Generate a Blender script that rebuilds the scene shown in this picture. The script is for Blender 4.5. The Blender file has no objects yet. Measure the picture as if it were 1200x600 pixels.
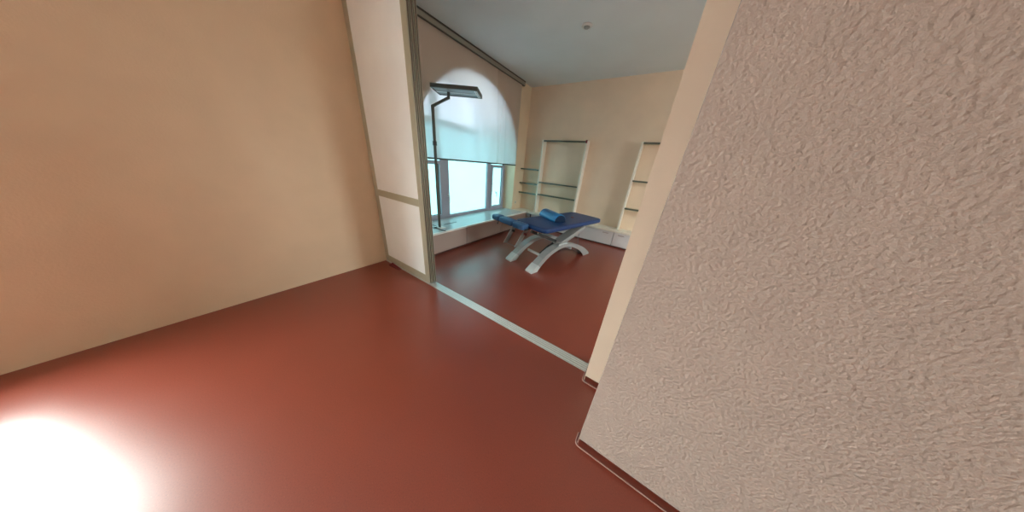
import bpy, bmesh, math, random
from mathutils import Vector, Matrix
random.seed(4)
sc = bpy.context.scene
col = sc.collection
PI = math.pi

# ------------------------------------------------------------------ helpers
def link(o):
    col.objects.link(o); return o

def obj(name, bm, m, parent=None, smooth=False, kind=None):
    bmesh.ops.recalc_face_normals(bm, faces=bm.faces[:])
    me = bpy.data.meshes.new(name)
    bm.to_mesh(me); bm.free()
    for p in me.polygons: p.use_smooth = smooth
    me.materials.append(m)
    o = link(bpy.data.objects.new(name, me))
    if parent: o.parent = parent
    if kind: o['kind'] = kind
    return o

def struct(name, bm, m, **k):
    return obj(name, bm, m, kind='structure', **k)

def thing(name, label, cat, loc=(0, 0, 0), rotz=0, group=None):
    o = link(bpy.data.objects.new(name, None))
    o.empty_display_size = .1
    o.location = loc; o.rotation_euler = (0, 0, rotz)
    o['label'] = label; o['category'] = cat
    if group: o['group'] = group
    return o

def tag(o, label, cat, group=None):
    o['label'] = label; o['category'] = cat
    if group: o['group'] = group
    return o

def box(bm, lo, hi, bev=0, seg=2, mat=None):
    lo = Vector(lo); hi = Vector(hi)
    c = (lo + hi) / 2; s = hi - lo
    M = Matrix.Translation(c) @ Matrix.Diagonal((s.x, s.y, s.z, 1))
    if mat: M = mat @ M
    r = bmesh.ops.create_cube(bm, size=1, matrix=M)
    if bev:
        vs = set(r['verts'])
        es = [e for e in bm.edges if e.verts[0] in vs and e.verts[1] in vs]
        bmesh.ops.bevel(bm, geom=es, offset=bev, segments=seg, profile=.5, affect='EDGES')
    return bm

def nb(): return bmesh.new()
def bx(lo, hi, bev=0, seg=2, mat=None): return box(nb(), lo, hi, bev, seg, mat)

def tube(bm, pts, r, n=12, cap=True):
    pts = [Vector(p) for p in pts]
    rings = []
    up = None
    for i, p in enumerate(pts):
        if i == 0: d = pts[1] - p
        elif i == len(pts) - 1: d = p - pts[i - 1]
        else: d = (pts[i + 1] - p).normalized() + (p - pts[i - 1]).normalized()
        d.normalize()
        if up is None:
            up = Vector((0, 0, 1)) if abs(d.z) < .9 else Vector((1, 0, 0))
        a = d.cross(up).normalized(); b = a.cross(d).normalized(); up = b
        rr = r[i] if isinstance(r, (list, tuple)) else r
        rings.append([bm.verts.new(p + a * rr * math.cos(2 * PI * k / n) + b * rr * math.sin(2 * PI * k / n)) for k in range(n)])
    for i in range(len(rings) - 1):
        for k in range(n):
            bm.faces.new((rings[i][k], rings[i][(k + 1) % n], rings[i + 1][(k + 1) % n], rings[i + 1][k]))
    if cap:
        bm.faces.new(rings[0]); bm.faces.new(rings[-1][::-1])
    return bm

def bar(bm, a, b, w, t, side=(0, 0, 1), bev=0):
    """box from a to b, width w along side, thickness t across"""
    a = Vector(a); b = Vector(b); d = (b - a); L = d.length; d.normalize()
    s = Vector(side); s = (s - d * s.dot(d)).normalized(); n = d.cross(s)
    M = Matrix((( d.x, s.x, n.x, (a.x + b.x) / 2), (d.y, s.y, n.y, (a.y + b.y) / 2), (d.z, s.z, n.z, (a.z + b.z) / 2), (0, 0, 0, 1)))
    return box(bm, (-L / 2, -w / 2, -t / 2), (L / 2, w / 2, t / 2), bev, 2, M)

def lathe(bm, prof, c=(0, 0, 0), n=32):
    c = Vector(c); rings = []
    for r, z in prof:
        if r < 1e-5: rings.append([bm.verts.new(c + Vector((0, 0, z)))])
        else: rings.append([bm.verts.new(c + Vector((r * math.cos(2 * PI * k / n), r * math.sin(2 * PI * k / n), z))) for k in range(n)])
    for A, B in zip(rings, rings[1:]):
        for k in range(n):
            a = [A[k % len(A)], A[(k + 1) % len(A)], B[(k + 1) % len(B)], B[k % len(B)]]
            u = []
            for v in a:
                if v not in u: u.append(v)
            if len(u) > 2: bm.faces.new(u)
    return bm

# ------------------------------------------------------------------ materials
def srgb(r, g, b):
    f = lambda c: (c / 255 / 12.92) if c / 255 <= .04045 else ((c / 255 + .055) / 1.055) ** 2.4
    return (f(r), f(g), f(b), 1)

def mat(name, c, rough=.5, metal=0, noise=0, nscale=30, bump=0, bscale=200, bdist=.004, spec=.5, c2=None, detail=4, coat=0):
    m = bpy.data.materials.new(name); m.use_nodes = True
    nt = m.node_tree; b = nt.nodes['Principled BSDF']
    b.inputs['Base Color'].default_value = c
    b.inputs['Roughness'].default_value = rough
    b.inputs['Metallic'].default_value = metal
    b.inputs['Specular IOR Level'].default_value = spec
    if coat: b.inputs['Coat Weight'].default_value = coat; b.inputs['Coat Roughness'].default_value = .3
    tc = nt.nodes.new('ShaderNodeTexCoord')
    if noise:
        n = nt.nodes.new('ShaderNodeTexNoise'); n.inputs['Scale'].default_value = nscale; n.inputs['Detail'].default_value = detail
        nt.links.new(tc.outputs['Object'], n.inputs['Vector'])
        r = nt.nodes.new('ShaderNodeValToRGB')
        k = c2 if c2 else tuple(x * (1 - noise) for x in c[:3]) + (1,)
        r.color_ramp.elements[0].position = .35; r.color_ramp.elements[0].color = k
        r.color_ramp.elements[1].position = .65; r.color_ramp.elements[1].color = c
        nt.links.new(n.outputs['Fac'], r.inputs['Fac']); nt.links.new(r.outputs['Color'], b.inputs['Base Color'])
    if bump:
        n = nt.nodes.new('ShaderNodeTexNoise'); n.inputs['Scale'].default_value = bscale; n.inputs['Detail'].default_value = 3
        nt.links.new(tc.outputs['Object'], n.inputs['Vector'])
        bp = nt.nodes.new('ShaderNodeBump'); bp.inputs['Strength'].default_value = bump; bp.inputs['Distance'].default_value = bdist
        nt.links.new(n.outputs['Fac'], bp.inputs['Height']); nt.links.new(bp.outputs['Normal'], b.inputs['Normal'])
    return m

M_WALL = mat('wall_paint_beige', (.80, .63, .475, 1), .75, noise=.05, nscale=3, bump=.25, bscale=90)
M_FACADE = mat('facade_wall_paint', (.80, .625, .44, 1), .75, noise=.05, nscale=3, bump=.2, bscale=90)
M_PLASTER = mat('rough_plaster', (.43, .345, .30, 1), .8, noise=.05, nscale=10, bump=.8, bscale=85, bdist=.009)
M_SMOOTHPL = mat('smooth_plaster', (.70, .55, .43, 1), .7, noise=.03, nscale=5, bump=.12, bscale=150)
M_CEIL = mat('ceiling_paint', (.70, .74, .74, 1), .8, noise=.04, nscale=2, bump=.3, bscale=120)
M_PANEL = mat('partition_board', (.88, .93, .94, 1), .5, noise=.03, nscale=4)
M_OLIVE = mat('olive_anodised', (.46, .46, .36, 1), .38, metal=.3)
M_GAPFILL = mat('dark_gap_filler', (.05, .04, .033, 1), .6)
M_BRONZE = mat('brown_profile', (.13, .095, .065, 1), .4, metal=.3)
M_RAIL = mat('rail_grey', (.32, .30, .25, 1), .45, metal=.2)
M_RAILD = mat('rail_dark', (.06, .05, .04, 1), .5)
M_ALU = mat('brushed_aluminium', (.62, .66, .65, 1), .38, metal=.75, noise=.1, nscale=60)
M_WHITE = mat('white_laminate', (.66, .63, .64, 1), .4)
M_WARMW = mat('warm_white_board', (.80, .74, .64, 1), .45)
M_BENCHF = mat('bench_laminate', (.46, .35, .31, 1), .45)
M_BTOP = mat('grey_bench_top', (.50, .54, .57, 1), .28, noise=.12, nscale=50)
M_BEDGE = mat('white_bench_edge', (.86, .86, .83, 1), .35)
M_PLINTH = mat('dark_plinth', (.085, .03, .024, 1), .5)
M_PVC = mat('window_pvc', (.36, .36, .43, 1), .4)
M_DKG = mat('dark_gasket', (.05, .055, .06, 1), .6)
M_SILV = mat('silver_handle', (.75, .76, .76, 1), .3, metal=.6)
M_LAMP = mat('lamp_dark_metal', (.13, .125, .11, 1), .4, metal=.5)
M_LAMPG = mat('lamp_grey', (.30, .34, .36, 1), .4, metal=.4)
M_LAMPW = mat('lamp_reflector', (.80, .86, .88, 1), .3)
M_BLUE = mat('blue_vinyl', (.007, .046, .175, 1), .42, noise=.12, nscale=14, bump=.08, bscale=300)
M_BLUE2 = mat('blue_vinyl_pads', (.02, .10, .26, 1), .38, noise=.1, nscale=14)
M_BOL = mat('bright_blue_vinyl', (.02, .21, .50, 1), .36, noise=.12, nscale=20)
M_BOLE = mat('dark_blue_vinyl', (.006, .022, .06, 1), .7, spec=.2)
M_SILVER = mat('silver_grey_paint', (.40, .42, .43, 1), .36, metal=.2, noise=.06, nscale=8)
M_FOOTC = mat('pale_grey_plastic', (.58, .62, .63, 1), .4)
M_STEELD = mat('dark_steel', (.06, .06, .06, 1), .4, metal=.4)
M_STEEL = mat('grey_steel', (.34, .35, .35, 1), .42, metal=.2)
M_BLACK = mat('black_plastic', (.02, .02, .02, 1), .45)
M_RED = mat('dark_red_plastic', (.16, .012, .02, 1), .4)
M_CABLE = mat('grey_cable', (.22, .22, .22, 1), .6)
M_GLASSE = mat('shelf_glass_edge', (.085, .095, .075, 1), .2)
M_CREAM = mat('cream_plastic', (.72, .66, .55, 1), .4)
M_WEAVE = mat('ceiling_fitting_white', (.66, .65, .62, 1), .5)
M_GREYP = mat('grey_plastic', (.33, .32, .30, 1), .5)
M_WELD = mat('welded_seam', (.50, .34, .30, 1), .5)
M_GROUND = mat('pale_courtyard_render', (.7, .8, .8, 1), .9)

# red speckled linoleum
def floor_mat(name, k=1.0):
    m = bpy.data.materials.new(name); m.use_nodes = True
    nt = m.node_tree; b = nt.nodes['Principled BSDF']; L = nt.links.new
    tc = nt.nodes.new('ShaderNodeTexCoord')
    n1 = nt.nodes.new('ShaderNodeTexNoise'); n1.inputs['Scale'].default_value = 170; n1.inputs['Detail'].default_value = 2
    n2 = nt.nodes.new('ShaderNodeTexNoise'); n2.inputs['Scale'].default_value = 2.2; n2.inputs['Detail'].default_value = 5
    L(tc.outputs['Object'], n1.inputs['Vector']); L(tc.outputs['Object'], n2.inputs['Vector'])
    r1 = nt.nodes.new('ShaderNodeValToRGB')
    e = r1.color_ramp.elements
    e[0].position = .30; e[0].color = (.19, .033, .018, 1)
    e[1].position = .78; e[1].color = (.31, .085, .05, 1)
    x = e.new(.42); x.color = (.235, .041, .022, 1)
    x = e.new(.66); x.color = (.250, .045, .024, 1)
    L(n1.outputs['Fac'], r1.inputs['Fac'])
    mx = nt.nodes.new('ShaderNodeMix'); mx.data_type = 'RGBA'; mx.blend_type = 'MULTIPLY'; mx.inputs['Factor'].default_value = 1
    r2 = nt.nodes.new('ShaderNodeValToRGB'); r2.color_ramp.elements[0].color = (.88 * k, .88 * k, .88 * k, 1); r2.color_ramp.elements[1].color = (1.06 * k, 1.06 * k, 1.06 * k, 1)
    L(n2.outputs['Fac'], r2.inputs['Fac']); L(r1.outputs['Color'], mx.inputs['A']); L(r2.outputs['Color'], mx.inputs['B'])
    L(mx.outputs['Result'], b.inputs['Base Color'])
    mr = nt.nodes.new('ShaderNodeMapRange'); mr.inputs['To Min'].default_value = .27; mr.inputs['To Max'].default_value = .33
    L(n2.outputs['Fac'], mr.inputs['Value']); L(mr.outputs['Result'], b.inputs['Roughness'])
    b.inputs['Specular IOR Level'].default_value = 1.0
    bp = nt.nodes.new('ShaderNodeBump'); bp.inputs['Strength'].default_value = .015; bp.inputs['Distance'].default_value = .002
    L(n1.outputs['Fac'], bp.inputs['Height']); L(bp.outputs['Normal'], b.inputs['Normal'])
    return m
M_FLOOR = floor_mat('red_linoleum')

def glass_mat(name, tint=(.95, 1, 1, 1), refl=.06):
    m = bpy.data.materials.new(name); m.use_nodes = True
    nt = m.node_tree; nt.nodes.clear()
    o = nt.nodes.new('ShaderNodeOutputMaterial'); t = nt.nodes.new('ShaderNodeBsdfTransparent'); g = nt.nodes.new('ShaderNodeBsdfGlossy')
    t.inputs['Color'].default_value = tint; g.inputs['Roughness'].default_value = .03
    mx = nt.nodes.new('ShaderNodeMixShader'); mx.inputs[0].default_value = refl
    nt.links.new(t.outputs[0], mx.inputs[1]); nt.links.new(g.outputs[0], mx.inputs[2]); nt.links.new(mx.outputs[0], o.inputs[0])
    return m
M_GLASS = glass_mat('window_glass', (.86, 1, 1, 1), .03)
def frosted_mat(name, c, fac, trans):
    m = bpy.data.materials.new(name); m.use_nodes = True
    nt = m.node_tree; nt.nodes.clear(); L = nt.links.new
    o = nt.nodes.new('ShaderNodeOutputMaterial')
    t = nt.nodes.new('ShaderNodeBsdfTranslucent'); t.inputs['Color'].default_value = c
    d = nt.nodes.new('ShaderNodeBsdfPrincipled'); d.inputs['Base Color'].default_value = (.35, .38, .38, 1); d.inputs['Roughness'].default_value = .25
    a = nt.nodes.new('ShaderNodeMixShader'); a.inputs[0].default_value = fac
    tc = nt.nodes.new('ShaderNodeTexCoord'); n = nt.nodes.new('ShaderNodeTexNoise'); n.inputs['Scale'].default_value = 1.6
    r = nt.nodes.new('ShaderNodeMapRange'); r.inputs['To Min'].default_value = fac * .92; r.inputs['To Max'].default_value = fac * 1.08
    L(tc.outputs['Object'], n.inputs['Vector']); L(n.outputs['Fac'], r.inputs['Value']); L(r.outputs['Result'], a.inputs[0])
    L(d.outputs[0], a.inputs[1]); L(t.outputs[0], a.inputs[2])
    L(a.outputs[0], o.inputs[0])
    return m
M_FROST = frosted_mat('frosted_glass', (.27, .72, .80, 1), .105, 0)
M_FROSTU = frosted_mat('frosted_glass_upper', (.50, .68, .80, 1), .165, 0)
M_SHELFGL = glass_mat('shelf_glass', (.82, .88, .82, 1), .12)

def blind_mat(name):
    m = bpy.data.materials.new(name); m.use_nodes = True
    nt = m.node_tree; nt.nodes.clear(); L = nt.links.new
    o = nt.nodes.new('ShaderNodeOutputMaterial')
    d = nt.nodes.new('ShaderNodeBsdfDiffuse'); d.inputs['Color'].default_value = (.66, .57, .485, 1)
    t = nt.nodes.new('ShaderNodeBsdfTranslucent'); t.inputs['Color'].default_value = (.93, .90, .95, 1)
    r = nt.nodes.new('ShaderNodeBsdfRefraction'); r.inputs['IOR'].default_value = 1.25; r.inputs['Roughness'].default_value = .30
    r.inputs['Color'].default_value = (1, .92, 1, 1)
    a = nt.nodes.new('ShaderNodeMixShader'); a.inputs[0].default_value = BL_T
    b = nt.nodes.new('ShaderNodeMixShader'); b.inputs[0].default_value = BL_R
    L(d.outputs[0], a.inputs[1]); L(t.outputs[0], a.inputs[2]); L(a.outputs[0], b.inputs[1]); L(r.outputs[0], b.inputs[2])
    L(b.outputs[0], o.inputs[0])
    return m
BL_T, BL_R = .46, .16
M_BLIND = blind_mat('screen_fabric')

# ------------------------------------------------------------------ layout (metres; camera above the origin)
H = 3.17          # ceiling
XF = -3.13        # window wall inner face
XW = -3.44        # window plane
YB = 5.20         # back wall
YN, XR = -4.2, 3.2

struct('floor', bx((-3.7, YN - .3, -.2), (XR + .3, YB + .3, 0)), M_FLOOR)
struct('ceiling', bx((-3.7, YN - .3, H), (XR + .3, YB + .3, H + .25)), M_CEIL)
struct('wall_back', bx((-3.7, YB, 0), (XR + .3, YB + .3, H)), M_WALL)
struct('wall_behind', bx((-3.7, YN - .3, 0), (XR + .3, YN, H)), M_SMOOTHPL)
b = nb()
SW = (2.65, 3.85, 1.30, 2.50)          # unseen side window, added to brighten the treatment room: y0, y1, z0, z1
for lo, hi in (((YN, 0), (SW[0], H)), ((SW[1], 0), (YB, H)), ((SW[0], 0), (SW[1], SW[2])), ((SW[0], SW[3]), (SW[1], H))):
    box(b, (XR, lo[0], lo[1]), (XR + .3, hi[0], hi[1]))
struct('wall_right', b, M_SMOOTHPL)
b = nb()
for lo, hi in (((SW[0], SW[2]), (SW[0] + .06, SW[3])), ((SW[1] - .06, SW[2]), (SW[1], SW[3])), ((SW[0] + .06, SW[2]), (SW[1] - .06, SW[2] + .06)), ((SW[0] + .06, SW[3] - .06), (SW[1] - .06, SW[3]))):
    box(b, (XR + .18, lo[0], lo[1]), (XR + .25, hi[0], hi[1]), .004)
sw = struct('window_3', b, M_PVC)
b = nb(); b.faces.new([b.verts.new((XR + .215, y, z)) for y, z in ((SW[0], SW[2]), (SW[1], SW[2]), (SW[1], SW[3]), (SW[0], SW[3]))])
obj('pane', b, M_GLASS, sw)

def arch_pts(c, r, zs, n=40):
    return [(c + r * math.cos(PI * k / n), zs + r * math.sin(PI * k / n)) for k in range(n + 1)]

ARC, ARR, ARZ = 3.41, 1.35, 1.50
NRC = -2.35
SILL = .34
def facade(name, openings, y0, y1, m, xi=XF, xo=-3.52):
    """wall parallel to Y with round-arched openings from the sill up"""
    bm = nb()
    def quad(a, b, c, d): bm.faces.new([bm.verts.new(v) for v in (a, b, c, d)])
    def prism(y0, z0a, z1, y1, z0b=None):
        z0b = z0a if z0b is None else z0b
        vs = []
        for x in (xi, xo):
            vs.append([bm.verts.new(p) for p in ((x, y0, z0a), (x, y1, z0b), (x, y1, z1), (x, y0, z1))])
        bm.faces.new(vs[0]); bm.faces.new(vs[1][::-1])
        for k in range(4):
            bm.faces.new((vs[0][k], vs[0][(k + 1) % 4], vs[1][(k + 1) % 4], vs[1][k]))
    y = y0
    for c, r, zs in sorted(openings):
        prism(y, 0, H, c - r)
        pts = arch_pts(c, r, zs)[::-1]
        for (ya, za), (yb, zb) in zip(pts, pts[1:]):
            prism(ya, za, H, yb, zb)
        prism(c - r, 0, SILL, c + r)
        y = c + r
    prism(y, 0, H, y1)
    return struct(name, bm, m)
facade('wall_left', [(ARC, ARR, ARZ), (NRC, 1.30, ARZ)], YN, YB, M_FACADE)

# ---- windows
def window(idx, c, r, ys, with_handles):
    """arched window: outer frame, mullions, transom, sashes; ys = y of sash/pane edges"""
    bm = nb()
    x0, x1 = XW - .06, XW
    # arched outer frame
    pts_o = [(c + r, SILL)] + arch_pts(c, r, ARZ) + [(c - r, SILL)]
    ri = r - .07
    pts_i = [(c + ri, SILL)] + arch_pts(c, ri, ARZ) + [(c - ri, SILL)]
    ring = []
    for (a, b) in zip(pts_o, pts_i):
        ring.append([bm.verts.new(v) for v in ((x1, *a), (x1, *b), (x0, *b), (x0, *a))])
    for A, B in zip(ring, ring[1:]):
        for k in range(4): bm.faces.new((A[k], A[(k + 1) % 4], B[(k + 1) % 4], B[k]))
    fr = struct('window_%d' % idx, bm, M_PVC)
    g = nb()
    # transom, bottom rail, two mullions
    box(g, (x0, c - ri, 2.045), (x1 + .012, c + ri, 2.145), .004)
    box(g, (x0, c - ri, .375), (x1 + .01, c + ri, .438), .004)
    za = ARZ + math.sqrt(ri ** 2 - (ys[2] - c) ** 2) - .0
    for ya, yb in ((ys[1], ys[2]), (ys[3], ys[4])):
        zt = ARZ + math.sqrt(max(ri ** 2 - max(abs(ya - c), abs(yb - c)) ** 2, 0)) + .03
        box(g, (x0, ya, .39), (x1 + .006, yb, zt), .004)
    obj('mullion_frame', g, M_PVC, fr)
    # opening sashes at both sides
    for ya, yb in ((c - ri, ys[1]), (ys[4], c + ri)):
        s = nb(); w = .055
        a, b = min(ya, yb), max(ya, yb); z0, z1 = .415, 1.45
        X0, X1 = x1 - .03, x1 + .03
        box(s, (X0, a, z0), (X1, a + w, z1), .006); box(s, (X0, b - w, z0), (X1, b, z1), .006)
        box(s, (X0, a + w, z0), (X1, b - w, z0 + w), .006); box(s, (X0, a + w, z1 - w), (X1, b - w, z1), .006)
        so = obj('sash', s, M_PVC, fr)
        k = nb()
        for (p, q) in (((a + w, z0 + w), (a + w + .008, z1 - w)), ((b - w - .008, z0 + w), (b - w, z1 - w)), ((a + w, z1 - w - .008), (b - w, z1 - w)), ((a + w, z0 + w), (b - w, z0 + w + .008))):
            box(k, (x1 - .02, p[0], p[1]), (x1 - .005, q[0], q[1]))
        obj('gasket', k, M_DKG, so)
    # glass
    def sheet(pts, m):
        gl = nb()
        vs = [gl.verts.new((XW - .037, *p)) for p in pts]
        gl.faces.new(vs)
        obj('pane', gl, m, fr)
    if with_handles:      # frosted panes below the transom, lighter frosted fanlight above
        za = math.asin((2.09 - ARZ) / ri); N = 24
        rightarc = [(c + ri * math.cos(za * k / N), ARZ + ri * math.sin(za * k / N)) for k in range(N + 1)]
        leftarc = [(2 * c - y, z) for y, z in rightarc[::-1]]
        sheet([(c + ri, .40)] + rightarc + leftarc + [(c - ri, .40)], M_FROST)
        sheet([(c + ri * math.cos(za + (PI - 2 * za) * k / N), ARZ + ri * math.sin(za + (PI - 2 * za) * k / N)) for k in range(N + 1)], M_FROSTU)
    else:
        sheet([(c + ri, .40)] + arch_pts(c, ri, ARZ) + [(c - ri, .40)], M_GLASS)
    if with_handles:
        for (y, z0, z1) in ((4.215, .80, 1.02), (4.385, .71, .84), (2.865, .70, .865)):
            hn = nb()
            X = x1 + .03 if y != 4.215 else x1 + .006
            box(hn, (X, y - .014, z1 - .06), (X + .012, y + .014, z1), .003)
            box(hn, (X + .012, y - .008, z1 - .04), (X + .04, y + .008, z1 - .024), .003)
            box(hn, (X + .028, y - .009, z0), (X + .042, y + .009, z1 - .022), .004)
            obj('handle', hn, M_SILV, fr)
    return fr
window(1, ARC, ARR, (0, 2.75, 2.92, 4.07, 4.19), True)
cn = NRC
window(2, cn, 1.30, (0, cn - .58, cn - .47, cn + .47, cn + .58), False)  # unseen near room window, added to bring daylight onto partition and piers

# sill board of the added near room window
struct('trim_1', bx((XW, cn - 1.3, SILL), (XF + .06, cn + 1.3, SILL + .04), .006), M_BEDGE)

# ---- roller blind (full width of the window wall, hung from the ceiling rail)
bl = thing('roller_blind', 'wide beige screen blind lowered over the arched window, daylight glowing through it', 'blind', (0, 0, 0))
bz = 1.49
XBL = -3.102
fb = nb()
ny, nz = 60, 12
Y0, Y1 = 1.62, 4.735
g = [[fb.verts.new((XBL + .0015 * math.sin(j * .9), Y0 + (Y1 - Y0) * j / ny, bz + (3.088 - bz) * i / nz)) for j in range(ny + 1)] for i in range(nz + 1)]
for i in range(nz):
    for j in range(ny): fb.faces.new((g[i][j], g[i][j + 1], g[i + 1][j + 1], g[i + 1][j]))
obj('fabric', fb, M_BLIND, bl, smooth=True)
obj('bottom_bar', bx((XBL - .008, Y0, bz - .02), (XBL + .008, Y1, bz + .004), .003), M_RAILD, bl)
# ceiling rail
rl = thing('blind_rail', 'long grey-beige cassette rail with dark upper edge along the window wall ceiling', 'rail')
obj('cassette', bx((XF, 1.56, 3.098), (-3.078, 4.83, 3.156), .005), M_RAIL, rl)
obj('dark_top_strip', bx((XF, 1.56, 3.156), (-3.070, 4.83, H)), M_RAILD, rl)
obj('bottom_lip', bx((XF, 1.56, 3.089), (-3.082, 4.83, 3.098)), M_RAILD, rl)

# ------------------------------------------------------------------ partition (stack of sliding panels)
XP = -2.08
def panel(y, lab, name='sliding_partition_panel', x1=XP, dx=0):
    t = thing(name, lab, 'partition', (0, y, 0), 0)
    x0 = XF + .002; th = .027
    f = nb()
    box(f, (x1 - .08 - dx, 0, .012), (x1 - dx, th, H - .03), .002)      # stile
    box(f, (x0, 0, .012), (x0 + .08, th, H - .03), .002)
    box(f, (x0 + .08, 0, .012), (x1 - .08 - dx, th, .108), .002)
    box(f, (x0 + .08, 0, .975), (x1 - .08 - dx, th, 1.056), .002)
    box(f, (x0 + .08, 0, H - .13), (x1 - .08 - dx, th, H - .03), .002)
    obj('panel_frame', f, M_OLIVE, t)
    obj('lower_board', bx((x0 + .08, .006, .108), (x1 - .08 - dx, th - .006, .975)), M_PANEL, t)
    obj('upper_board', bx((x0 + .08, .006, 1.056), (x1 - .08 - dx, th - .006, H - .13)), M_PANEL, t)
    s = nb()
    box(s, (x1 - dx, .008, .02), (x1 - dx + .003, th - .008, H - .04))
    obj('edge_seal', s, M_BRONZE, t)
    if y > 1.4:
        obj('gap_filler', bx((x0, -.0088, .014), (x1 - .012, -.0002, H - .034)), M_GAPFILL, t)  # dark filler strip in the gap to the panel in front, deepening the groove
    return t
panel(1.398, 'front beige partition panel in an olive frame with mid rail, facing the camera')
panel(1.434, 'middle sliding panel of the stacked partition, only its olive edge profile showing')
panel(1.470, 'rear sliding panel of the stacked partition, edge nearest the bench and window')
# floor and ceiling tracks
t = thing('floor_track', 'aluminium threshold track with grooves set in the red floor', 'track')
b = nb()
box(b, (XF + .01, 1.385, 0), (-.064, 1.483, .005), .001, 1)
obj('track_plate', b, M_ALU, t)
b = nb()
for yy in (1.402, 1.425, 1.447, 1.467):
    box(b, (XF + .01, yy - .0025, .005), (-.064, yy + .0025, .0085))
obj('track_rib', b, M_SILV, t)
struct('trim_2', bx((XF, 1.39, H - .03), (-.062, 1.505, H)), M_OLIVE)

# ------------------------------------------------------------------ piers on the right
def pier(name, lo, hi, m, bname, seam_label):
    x, y = lo[0], lo[1]
    struct(name, bx(lo, hi, 0), m)
    # baseboard: thin lino upstand in front of the faces
    R = .012; d = .003; n = 8
    def path(off):
        L = [(XR, y - off)]
        for k in range(n + 1):
            a = -PI / 2 - (PI / 2) * k / n
            L.append((x + R + (R + off) * math.cos(a), y + R + (R + off) * math.sin(a)))
        L.append((x - off, hi[1])); return L
    def strip(levels):
        b = nb(); rows = []
        for off, z in levels:
            rows.append([b.verts.new((px_, py_, z)) for px_, py_ in path(off)])
        for A, B in zip(rows, rows[1:]):
            for i in range(len(A) - 1): b.faces.new((A[i], A[i + 1], B[i + 1], B[i]))
        return b
    bo = struct(bname, strip([(-.002, .056), (d, .056), (d, .020), (d + .001, .010), (d + .004, .004), (d + .008, .0015), (d + .008, -.001)]), M_PLINTHL, smooth=False)
    s = obj('welded_seam', strip([(d + .006, .0012), (d + .0065, .0045), (d + .0105, .0045), (d + .011, .0012)]), M_WELD, bo)
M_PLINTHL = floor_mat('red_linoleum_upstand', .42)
pier('wall_pillar', (.034, .868, 0), (XR, .93, H), M_PLASTER, 'baseboard_front', '')
pier('wall_partition', (-.056, 1.304, 0), (XR, 1.56, H), M_SMOOTHPL, 'baseboard_rear', '')

# ------------------------------------------------------------------ low benches
ZT = .38
bt = thing('bench_top', 'grey worktop with white front edge running under the window', 'worktop', (-3.0, 3.2, ZT))
b = bx((XW - (-3.0) , 1.52 - 3.2, -.028), (-2.79 + 3.0, 4.78 - 3.2, 0), .002, 1)
# notch for the wall piers either side of the niche is hidden inside the wall
b.free()
b = nb()
box(b, (XW + 3.0 + .002, ARC - ARR + .004 - 3.2, -.028), (XF + 3.0, ARC + ARR - .004 - 3.2, 0))
box(b, (XF + 3.0 + .001, 1.53 - 3.2, -.028), (-2.786 + 3.0, 4.768 - 3.2, 0))
obj('grey_surface', b, M_BTOP, bt)
b = nb()
box(b, (-2.785 + 3.0, 1.53 - 3.2, -.028), (-2.742 + 3.0, 4.899 - 3.2, .001), .002, 1)
obj('front_edging', b, M_BEDGE, bt)
obj('slot_grille', bx((-3.085 + 3, 2.46 - 3.2, -.001), (-3.062 + 3, 2.76 - 3.2, .003)), M_STEELD, bt)

bt2 = thing('bench_top', 'cream worktop of the low cabinets along the back wall', 'worktop', (-1.0, 5.06, ZT))
b = nb()
box(b, (XF + 1.0 + .001, 4.772 - 5.06, -.028), (-2.787 + 1.0, 5.199 - 5.06, 0))
box(b, (-2.787 + 1.0, 4.902 - 5.06, -.045), (1.6 + 1.0, 5.199 - 5.06, 0), .002, 1)
obj('surface', b, M_WARMW, bt2)

def cabinet_w(y0, y1, lab):
    t = thing('low_cabinet', lab, 'cabinet', (-2.95, (y0 + y1) / 2, 0), 0, 'low cabinets under the window')
    hy = (y1 - y0) / 2
    obj('body', bx((XF + .003 + 2.95, -hy + .001, .045), (-2.766 + 2.95, hy - .001, ZT - .0285)), M_WHITE, t)
    obj('front_panel', bx((-2.765 + 2.95, -hy + .004, .035), (-2.746 + 2.95, hy - .004, ZT - .032), .0015, 1), M_BENCHF, t)
    obj('plinth', bx((XF + .003 + 2.95, -hy, 0), (-2.762 + 2.95, hy, .044)), M_PLINTH, t)
cabinet_w(1.53, 2.71, 'low cabinet under the window, beside the partition and floor lamp')
cabinet_w(2.712, 3.79, 'middle low cabinet under the window with plain front panel')
cabinet_w(3.792, 4.895, 'low cabinet under the window in the corner, behind the couch pads')

def cabinet_b(x0, x1, hx, lab):
    t = thing('drawer_cabinet', lab, 'cabinet', ((x0 + x1) / 2, 5.06, 0), 0, 'low cabinets along the back wall')
    c = (x0 + x1) / 2
    obj('body', bx((x0 - c + .001, 4.951 - 5.06, .045), (x1 - c - .001, 5.197 - 5.06, ZT - .046)), M_WHITE, t)
    d = obj('drawer_front', bx((x0 - c + .005, 4.930 - 5.06, .03), (x1 - c - .005, 4.949 - 5.06, ZT - .052), .0015, 1), M_WHITE, t)
    if hx is not None:
        hb = nb()
        box(hb, (hx - c - .062, 4.921 - 5.06, .270), (hx - c + .062, 4.930 - 5.06, .292), .004)
        obj('handle', hb, M_HNDL, d)
    obj('plinth', bx((x0 - c, 4.949 - 5.06, 0), (x1 - c, 5.197 - 5.06, .044)), M_PLINTH, t)
M_HNDL = mat('pinkish_grey_handle', (.45, .38, .37, 1), .4)
cabinet_b(-2.74, -1.612, None, 'back wall cabinet nearest the window corner, mostly behind the blue couch')
cabinet_b(-1.610, -.532, -.70, 'white back wall cabinet behind the couch end, handle at its right')
cabinet_b(-.530, .55, -.38, 'white back wall cabinet beside the plaster pier, handle near the gap')
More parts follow.
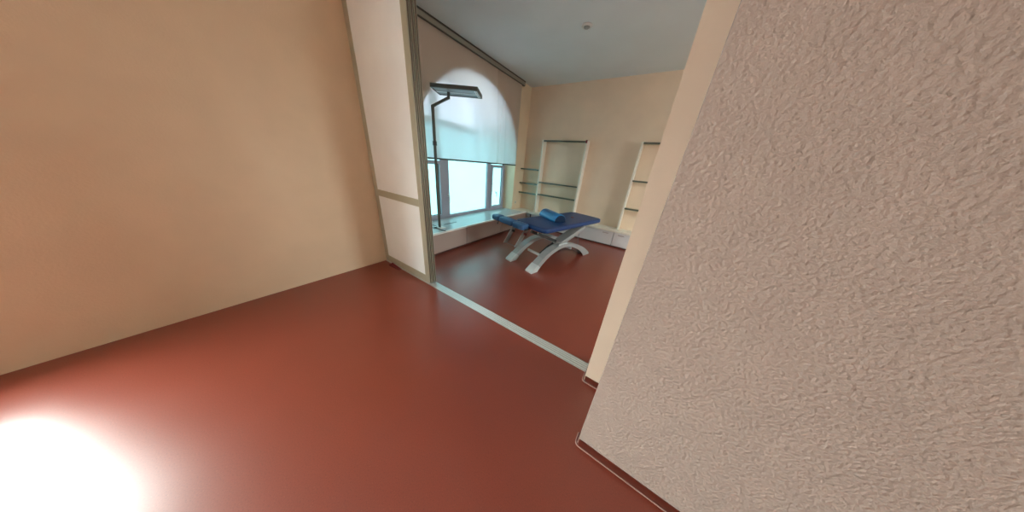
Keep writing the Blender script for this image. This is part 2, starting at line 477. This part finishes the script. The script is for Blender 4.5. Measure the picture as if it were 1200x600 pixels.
t = thing('dark_corner_box', 'small dark box tucked under the worktop in the inner bench corner', 'box', (-2.66, 4.925, .29))  # plain dark box for the dark spot in the inner corner
obj('box_body', bx((-.055, -.045, -.05), (.055, .003, .045), .006), M_STEELD, t)
obj('box_cover', bx((-.045, -.050, -.04), (.045, -.045, .035), .002), M_GREYP, t)

# ------------------------------------------------------------------ shelving
def post(x, name, parent, ztop=2.085, w=.036):
    return obj(name, bx((x - w / 2, 5.03, ZT), (x + w / 2, YB, ztop), .002, 1), M_WARMW, parent)
def gshelf(x0, x1, z, parent):
    s = obj('glass_shelf', bx((x0, 5.035, z - .005), (x1, YB - .001, z + .005)), M_SHELFGL, parent)
    obj('shelf_edge', bx((x0, 5.030, z - .016), (x1, 5.036, z + .016), .001, 1), M_GLASSE, s)
sh = thing('shelving_unit', 'tall open shelving with white uprights and glass shelves in the window corner', 'shelf', (0, 0, 0))
post(-2.578, 'side_panel', sh); post(-1.545, 'side_panel', sh)
for z in (2.062, 1.137, .841): gshelf(-2.56, -1.563, z, sh)
for z in (1.415, 1.07, .826): gshelf(XF + .002, -2.596, z, sh)
sh2 = thing('shelving_unit', 'partly hidden shelving upright and glass shelf beside the plaster pier', 'shelf', (0, 0, 0))
post(-.500, 'side_panel', sh2); post(.55, 'side_panel', sh2)
for z in (2.062, 1.39, .840): gshelf(-.482, .532, z, sh2)
b = bx((-1.568, 5.012, 2.035), (-1.534, 5.0295, 2.094), .004); box(b, (-1.568, 5.012, 2.0855), (-1.534, 5.07, 2.094), .002)
tag(obj('red_clip', b, M_RED), 'tiny dark red clip on the top of the tall shelving upright', 'clip')
# ------------------------------------------------------------------ socket, ceiling fitting, maroon floor piece
so = thing('wall_socket', 'small cream socket on the window wall beside the shelves', 'socket', (XF, 4.905, .56))
obj('cover_plate', bx((0, -.032, -.04), (.010, .032, .04), .003), M_CREAM, so)
b = nb(); lathe(b, [(0, .012), (.018, .012), (.021, .0105), (.021, .0095)], n=20)
o = obj('socket_insert', b, M_GREYP, so); o.rotation_euler = (0, PI / 2, 0)
cf = thing('ceiling_fitting', 'small round white ceiling fitting above the couch', 'ceiling fitting', (-1.336, 3.411, H))
b = nb(); lathe(b, [(0, -.001), (.066, -.001), (.066, -.010), (.058, -.018), (.043, -.020), (.040, -.012), (.0, -.012)], n=36)
obj('ring', b, M_WEAVE, cf, smooth=True)
b = nb(); lathe(b, [(.036, -.012), (.036, -.020), (.028, -.030), (.014, -.034), (0, -.034)], n=28)
obj('sensor_dome', b, M_GREYP, cf, smooth=True)
b = nb()  # low wedge shape for the dark maroon spot at the partition foot
v = [b.verts.new(p) for p in ((-2.93, 1.33, 0), (-2.70, 1.345, 0), (-2.70, 1.385, 0), (-2.93, 1.385, 0), (-2.93, 1.33, .018), (-2.93, 1.385, .03), (-2.70, 1.385, .004), (-2.70, 1.345, .003))]
for f in ((0, 1, 2, 3), (4, 5, 6, 7), (0, 1, 7, 4), (1, 2, 6, 7), (2, 3, 5, 6), (3, 0, 4, 5)): b.faces.new([v[i] for i in f])
tag(obj('maroon_floor_piece', b, M_RED), 'low dark maroon wedge shape on the floor against the foot of the beige partition', 'wedge')

# ------------------------------------------------------------------ floor lamp on the bench
LX, LY = -2.975, 2.285
lp = thing('floor_lamp', 'dark slim uplighter lamp with a flat rectangular head, standing on the window bench', 'lamp', (LX, LY, ZT))
def lw(x, y, z): return (x - LX, y - LY, z - ZT)
obj('base_plate', bx(lw(-3.06, 2.24, ZT + .0005), lw(-2.90, 2.36, ZT + .010), .003), M_BEDGE, lp)
b = nb(); pz = 2.165
box(b, (-.020, -.013, .012), (.020, .013, pz - ZT), .003)
po = obj('pole', b, M_LAMP, lp)
obj('joint_collar', bx((-.024, -.020, 1.28), (.024, .020, 1.34), .003), M_STEELD, po)
b = nb()
HC = Vector((-2.70, 2.50, 2.34)); ya = math.radians(32)
att = Vector((-2.775, 2.405, 2.27))
bar(b, lw(LX - .008, LY - .006, pz - .012), lw(*att), .030, .034, (0, 0, 1), .003)
bar(b, lw(att.x, att.y, att.z - .016), lw(att.x, att.y, 2.335), .034, .030, (math.cos(ya), math.sin(ya), 0), .003)
obj('arm', b, M_LAMP, lp)
hd = obj('lamp_head', bx((-.315, -.185, .0), (.315, -.165, .045), .003), M_LAMP, lp)
b = nb()
box(b, (-.315, -.185, .0), (.315, -.150, .046), .003)
box(b, (-.315, .150, .0), (.315, .185, .046), .003)
box(b, (.300, -.150, .0), (.315, .150, .046), .002)
box(b, (-.315, -.150, .0), (-.300, .150, .046), .002)
bpy.data.meshes.remove(hd.data)
hd = obj('lamp_head', b, M_LAMP, lp)
hd.location = lw(*HC); hd.rotation_euler = (0, 0, ya)
obj('underside_tray', bx((-.300, -.150, .006), (.300, .000, .020), .002), M_LAMPG, hd)
obj('underside_tray', bx((-.300, .030, .006), (.300, .150, .020), .002), M_LAMPG, hd)
obj('reflector', bx((-.300, .000, .002), (.300, .034, .024)), M_LAMPW, hd)
b = nb()
box(b, (.262, -.150, -.001), (.273, .150, .007)); box(b, (.284, -.150, -.001), (.295, .150, .007))
obj('end_trim', b, M_LAMPW, hd)
obj('louvre_lid', bx((-.300, -.150, .030), (.300, .150, .040)), M_LAMPG, hd)

# lamp cable looped on the bench
b = nb(); pts = []
for k in range(15):
    a = 2 * PI * k / 14 * 1.15
    pts.append((-3.10 + .115 * math.cos(a - .4), 2.215 + .075 * math.sin(a - .4), ZT + .0066 + .0015 * k / 3))
pts += [(-3.02, 2.19, ZT + .0072), (-2.95, 2.205, ZT + .0072), (-2.86, 2.213, ZT + .0072), (-2.77, 2.222, ZT + .0072), (-2.748, 2.224, ZT + .0072)]
tube(b, pts, .0048, 8)
tag(obj('power_cable', b, M_STEELD, smooth=True), 'dark cable looped on the bench beside the lamp base', 'cable')

# ------------------------------------------------------------------ treatment couch
CA = math.radians(15)
cu = Vector((math.sin(CA), math.cos(CA), 0)); cv = Vector((-math.cos(CA), math.sin(CA), 0))
CO = Vector((-1.187, 2.83, 0))
couch = thing('treatment_couch', 'blue vinyl treatment couch on two silver arched legs in the room centre', 'treatment couch', CO, PI / 2 - CA)
# local frame: x = along the couch away from the camera, y = towards the window, z up
def P(s, t_, z): return Vector((s, t_, z))
BA = math.radians(16) - CA
Borig = Vector((-1.23, 2.557, 0)) - CO
bo_s = Borig.dot(cu); bo_t = Borig.dot(cv)
def BL(s, t_, z):       # base frame -> couch frame
    c, s_ = math.cos(-BA), math.sin(-BA)
    return Vector((bo_s + s * c - t_ * s_, bo_t + s * s_ + t_ * c, z))
outer = [(0, .0), (.004, .022), (.06, .066), (.126, .112), (.241, .200), (.33, .255), (.428, .300), (.55, .334), (.69, .349), (.82, .345), (.946, .323), (1.06, .296), (1.17, .262), (1.29, .216), (1.41, .158), (1.52, .090), (1.59, .035), (1.605, .012), (1.61, 0)]
inner = [(.125, .0), (.128, .004), (.165, .040), (.200, .074), (.317, .165), (.40, .212), (.488, .249), (.58, .279), (.69, .295), (.80, .292), (.90, .276), (1.0, .248), (1.09, .218), (1.18, .178), (1.26, .132), (1.34, .075), (1.39, .028), (1.405, .01), (1.41, 0)]
def arch_leg(t0, w=.125):
    b = nb(); th = .014
    def ribbon(ya, yb, A, B):
        # closed band between curves A and B extruded from ya to yb
        r0 = [[b.verts.new(BL(s, y, z)) for (s, z) in A] for y in (ya, yb)]
        r1 = [[b.verts.new(BL(s, y, z)) for (s, z) in B] for y in (ya, yb)]
        n = len(A)
        for i in range(n - 1):
            b.faces.new((r0[0][i], r0[0][i + 1], r0[1][i + 1], r0[1][i]))
            b.faces.new((r1[0][i], r1[1][i], r1[1][i + 1], r1[0][i + 1]))
            b.faces.new((r0[0][i], r1[0][i], r1[0][i + 1], r0[0][i + 1]))
            b.faces.new((r0[1][i], r0[1][i + 1], r1[1][i + 1], r1[1][i]))
        for i in (0, n - 1):
            b.faces.new((r0[0][i], r0[1][i], r1[1][i], r1[0][i]))
    mid = [(a[0] * .72 + c[0] * .28, a[1] * .72 + c[1] * .28) for a, c in zip(outer, inner)]
    ribbon(t0, t0 + w, outer, mid)
    ribbon(t0, t0 + th, mid, inner)
    ribbon(t0 + w - th, t0 + w, mid, inner)
    lg = obj('arched_leg', b, M_SILVER, couch)
    # pale foot cap over the near end
    c = nb(); e = .004
    prof = [(-.006, .0), (-.004, .024), (.06, .071), (.122, .115), (.150, .098), (.180, .062), (.130, .006), (.128, 0)]
    L = [c.verts.new(BL(s, t0 - e, z)) for s, z in prof]; R_ = [c.verts.new(BL(s, t0 + w + e, z)) for s, z in prof]
    c.faces.new(L); c.faces.new(R_[::-1])
    for i in range(len(prof)): c.faces.new((L[i], L[(i + 1) % len(prof)], R_[(i + 1) % len(prof)], R_[i]))
    obj('foot_cap', c, M_FOOTC, lg)
    return lg
arch_leg(0.0); arch_leg(.497)
# cross bars between the legs
b = nb(); bar(b, BL(.385, .125, .150), BL(.385, .497, .150), .04, .028, (0, 0, 1), .004)
obj('cross_bar', b, M_FOOTC, couch)
b = nb(); bar(b, BL(1.15, .125, .16), BL(1.15, .497, .16), .05, .03, (0, 0, 1), .004)
obj('cross_bar', b, M_FOOTC, couch)
# central bearing box and lift arms
b = nb(); tube(b, [BL(.72, .10, .345), BL(.72, .52, .345)], .028, 16)
obj('pivot_shaft', b, M_STEEL, couch)
b = nb()
bar(b, BL(.68, .125, .340), BL(1.34, .125, .560), .07, .17, (-.35, 0, 1), .010)
la = obj('lift_arm', b, M_STEEL, couch)
b = nb(); tube(b, [BL(.705, .035, .335), BL(.705, .052, .335)], .018, 14); obj('bolt', b, M_BLACK, la)
b = nb(); bar(b, BL(.60, .02, .345), BL(.82, .02, .345), .05, .02, (0, 0, 1), .004); obj('bearing_plate', b, M_FOOTC, la)
b = nb()
bar(b, BL(.72, .30, .35), BL(.20, .30, .56), .045, .03, (.35, 0, 1), .004)
bar(b, BL(.72, .16, .35), BL(.20, .16, .56), .045, .03, (.35, 0, 1), .004)
obj('lift_arm', b, M_STEELD, couch)
b = nb()
tube(b, [BL(.45, .23, .17), BL(.95, .23, .43)], .018, 12); tube(b, [BL(.40, .23, .145), BL(.62, .23, .26)], .028, 14)
obj('lift_motor', b, M_BLACK, couch)
# frame below the padding
zt, zb = .650, .580
b = nb()
box(b, (.10, .07, zb - .030), (1.62, .105, zb), .003); box(b, (.10, .605, zb - .030), (1.62, .64, zb), .003)
for s in (.10, .62, 1.28, 1.585): box(b, (s, .105, zb - .030), (s + .035, .605, zb), .003)
obj('under_frame', b, M_STEELD, couch)
# padding
def slab(name, s0, s1, t0, t1, z0, z1, bev, m, rc=0, seg=4):
    """padded slab with rounded plan corners"""
    b = nb(); n = 8; pts = []
    rc = max(rc, .006)
    for (cx, cy, a0) in ((s1 - rc, t1 - rc, 0), (s0 + rc, t1 - rc, PI / 2), (s0 + rc, t0 + rc, PI), (s1 - rc, t0 + rc, 1.5 * PI)):
        for k in range(n + 1):
            a = a0 + PI / 2 * k / n; pts.append((cx + rc * math.cos(a), cy + rc * math.sin(a)))
    lay = []
    cxm, cym = (s0 + s1) / 2, (t0 + t1) / 2
    def off(p, d):
        # inset towards the plan centre by d
        x, y = p
        dx = max(-1, min(1, (x - cxm) / (.5 * (s1 - s0)))); dy = max(-1, min(1, (y - cym) / (.5 * (t1 - t0))))
        return (x - d * dx, y - d * dy)
    prof = [(bev, z0)] + [(bev * (1 - math.sin(a)), z0 + bev * (1 - math.cos(a))) for a in [PI / 2 * k / seg for k in range(1, seg + 1)]]
    prof += [(bev * (1 - math.cos(a)), z1 - bev * (1 - math.sin(a))) for a in [PI / 2 * k / seg for k in range(0, seg + 1)]]
    prof += [(bev + .03, z1 + .0015), (bev + .09 if min(s1 - s0, t1 - t0) > .4 else bev + .032, z1 + .003)]
    for d, z in prof: lay.append([b.verts.new((*off(p, d), z)) for p in pts])
    for A, B in zip(lay, lay[1:]):
        for k in range(len(A)): b.faces.new((A[k], A[(k + 1) % len(A)], B[(k + 1) % len(A)], B[k]))
    b.faces.new(lay[0][::-1]); b.faces.new(lay[-1])
    return obj(name, b, m, couch, smooth=True)
slab('main_pad', -.03, 1.70, .015, .72, zb - .008, zt, .024, M_BLUE, .09)
b = nb(); lathe(b, [(0, .010), (.022, .012), (.030, .004), (.030, 0)], c=(1.13, .34, zt + .002), n=20)
obj('face_hole_plug', b, M_RED, couch, smooth=True)
for (t0, t1) in ((.35, .60), (.607, .955), (.962, 1.165)):
    slab('end_pad', -.195, -.028, t0, t1, .560, .652, .026, M_BLUE2, .04)
# rail and struts of the end section
b = nb()
bar(b, (-.08, .38, .553), (-.08, 1.12, .553), .03, .024, (1, 0, 0), .003)
bar(b, (-.08, .40, .553), (.16, .40, .558), .03, .02, (0, 1, 0), .003)
bar(b, (-.08, .62, .553), (.16, .62, .558), .03, .02, (0, 1, 0), .003)
obj('end_rail', b, M_STEELD, couch)
def loc(x, y, z):
    d = Vector((x, y, 0)) - CO
    return Vector((d.dot(cu), d.dot(cv) , z))
for (bx0, by0, bz0), (tx, ty, tz) in (((-2.03, 2.97, .185), (-1.835, 2.93, .56)), ((-1.80, 2.98, .16), (-1.60, 2.94, .56))):
    b = nb(); a, c = loc(bx0, by0, bz0), loc(tx, ty, tz)
    bar(b, a, c, .075, .018, cv, .003)
    st = obj('folding_strut', b, M_STEEL, couch)
    b = nb(); bar(b, a - Vector((.008, 0, 0)), a.lerp(c,   .62) - Vector((.008, 0, 0)), .068, .012, cv, .003)
    obj('strut_face', b, M_FOOTC, st)
    b = nb(); tube(b, [c.lerp(a, .28) + Vector((0, -.05, .0)), c.lerp(a, .28) + Vector((0, -.015, 0))], .020, 12)
    obj('knob', b, M_BLACK if bx0 < -1.9 else M_RED, st)
b = nb(); tube(b, [loc(-2.03, 2.97, .19), loc(-1.80, 2.98, .165)], .006, 8); obj('strut_rod', b, M_STEEL, couch)
b = nb(); tube(b, [(-.08, 1.08, .545), (-.15, 1.02, .52), (-.17, 1.0, .512)], .010, 10); obj('lever', b, M_STEELD, couch)
# hand control cable hanging to the floor
b = nb()
p0 = loc(-1.02, 3.90, .56); p1 = loc(-.985, 3.98, .012)
pts = [p0.lerp(p1, k / 8) + Vector((.006 * math.sin(k), 0, 0)) for k in range(9)]
pts += [p1 + Vector((.03, .05, -.004)), p1 + Vector((.02, .16, -.004)), p1 + Vector((-.10, .26, -.004)), p1 + Vector((-.28, .26, -.004)), p1 + Vector((-.42, .18, .01))]
tube(b, pts, .0045, 8); obj('control_cable', b, M_CABLE, couch, smooth=True)

# ------------------------------------------------------------------ half-round bolster on the couch
A_ = Vector((-1.755, 3.63, zt)); B_ = Vector((-1.31, 3.335, zt)); C_ = Vector((-1.197, 3.56, zt))
ax = (B_ - A_).normalized(); L_ = (B_ - A_).length
dep = (C_ - B_) - ax * (C_ - B_).dot(ax); dp = .245
rotb = math.atan2(ax.y, ax.x)
bol = thing('half_round_bolster', 'bright blue half-round bolster lying across the dark blue couch', 'bolster', (A_.x, A_.y, zt + .004), rotb)
def prof_bol(k, n=18):
    a = PI * k / n
    return (dp / 2 - dp / 2 * math.cos(a), .128 * math.sin(a) ** .85)
b = nb(); n = 18; xs = [(0, .90), (.010, .97), (.025, 1), (L_ - .025, 1), (L_ - .010, .97), (L_, .90)]
rows = []
for x, s in xs:
    r = [b.verts.new((x, dp / 2 + (prof_bol(k)[0] - dp / 2) * s, max(prof_bol(k)[1] * s, 0))) for k in range(n + 1)]
    rows.append(r)
for A, B in zip(rows, rows[1:]):
    for k in range(n): b.faces.new((A[k], A[k + 1], B[k + 1], B[k]))
    b.faces.new((A[0], B[0], B[n], A[n]))
obj('cover', b, M_BOL, bol, smooth=True)
for x, e in ((0, -1), (L_, 1)):
    b = nb()
    r0 = [b.verts.new((x, dp / 2 + (prof_bol(k)[0] - dp / 2) * .9, prof_bol(k)[1] * .9)) for k in range(n + 1)]
    r1 = [b.verts.new((x + .006 * e, dp / 2 + (prof_bol(k)[0] - dp / 2) * .80, .006 + prof_bol(k)[1] * .80)) for k in range(n + 1)]
    for k in range(n): b.faces.new((r0[k], r0[k + 1], r1[k + 1], r1[k]))
    b.faces.new(r1); b.faces.new((r0[0], r1[0], r1[n], r0[n]))
    obj('end_cap', b, M_BOLE, bol)

# ------------------------------------------------------------------ daylight
w = bpy.data.worlds.new('overcast_sky'); sc.world = w; w.use_nodes = True
nt = w.node_tree; L = nt.links.new
bg = nt.nodes['Background']
tc = nt.nodes.new('ShaderNodeTexCoord'); sx = nt.nodes.new('ShaderNodeSeparateXYZ'); L(tc.outputs['Generated'], sx.inputs[0])
mr = nt.nodes.new('ShaderNodeMapRange'); mr.inputs['From Min'].default_value = -1; mr.inputs['From Max'].default_value = 1
L(sx.outputs['Z'], mr.inputs['Value'])
rp = nt.nodes.new('ShaderNodeValToRGB'); L(mr.outputs['Result'], rp.inputs['Fac'])
SK = 20.0
e = rp.color_ramp.elements
e[0].position = 0; e[0].color = (.22, .21, .20, 1)
e[1].position = 1; e[1].color = (.90, .87, .82, 1)
for p, c in ((.49, (.20, .19, .18)), (.51, (.46, .45, .44)), (.62, (.70, .68, .66))):
    x = e.new(p); x.color = (*c, 1)
L(rp.outputs['Color'], bg.inputs['Color']); bg.inputs['Strength'].default_value = SK

def portal(name, y0, y1, z0, z1, x):
    l = bpy.data.lights.new(name, 'AREA'); l.shape = 'RECTANGLE'; l.size = z1 - z0; l.size_y = y1 - y0
    l.cycles.is_portal = True
    o = link(bpy.data.objects.new(name, l)); o.location = (x, (y0 + y1) / 2, (z0 + z1) / 2)
    o.rotation_euler = (0, -PI / 2, 0)
    return o
portal('window_light_portal', ARC - ARR, ARC + ARR, .38, 2.85, -3.53)
po_ = portal('window_light_portal', SW[0], SW[1], SW[2], SW[3], XR + .32)
po_.rotation_euler = (0, PI / 2, 0)
portal('window_light_portal', cn - 1.3, cn + 1.3, .38, 2.80, -3.53)

# ------------------------------------------------------------------ camera
f_px = 245.355; pitch = math.radians(23.607); roll = math.radians(5.1425); yaw = math.radians(32.082)
fw = Vector((-math.sin(yaw) * math.cos(pitch), math.cos(yaw) * math.cos(pitch), -math.sin(pitch)))
r0 = Vector((math.cos(yaw), math.sin(yaw), 0)); u0 = r0.cross(fw)
r1 = r0 * math.cos(roll) + u0 * math.sin(roll); u1 = -r0 * math.sin(roll) + u0 * math.cos(roll)
cam = bpy.data.cameras.new('camera'); co = link(bpy.data.objects.new('camera', cam))
cam.sensor_fit = 'HORIZONTAL'; cam.sensor_width = 36; cam.lens = f_px / 1200 * 36; cam.clip_start = .02
co.matrix_world = Matrix(((r1.x, u1.x, -fw.x, 0), (r1.y, u1.y, -fw.y, 0), (r1.z, u1.z, -fw.z, 1.5), (0, 0, 0, 1)))
sc.camera = co

sc.view_settings.view_transform = 'Standard'; sc.view_settings.look = 'None'
sc.view_settings.gamma = 1; sc.view_settings.use_curve_mapping = False
sc.view_settings.exposure = 1.42
EXPF = 2 ** 1.5
sc.cycles.use_denoising = True
sc.cycles.max_bounces = 10; sc.cycles.diffuse_bounces = 6; sc.cycles.transparent_max_bounces = 12; sc.cycles.transmission_bounces = 8
sc.cycles.sample_clamp_indirect = 8
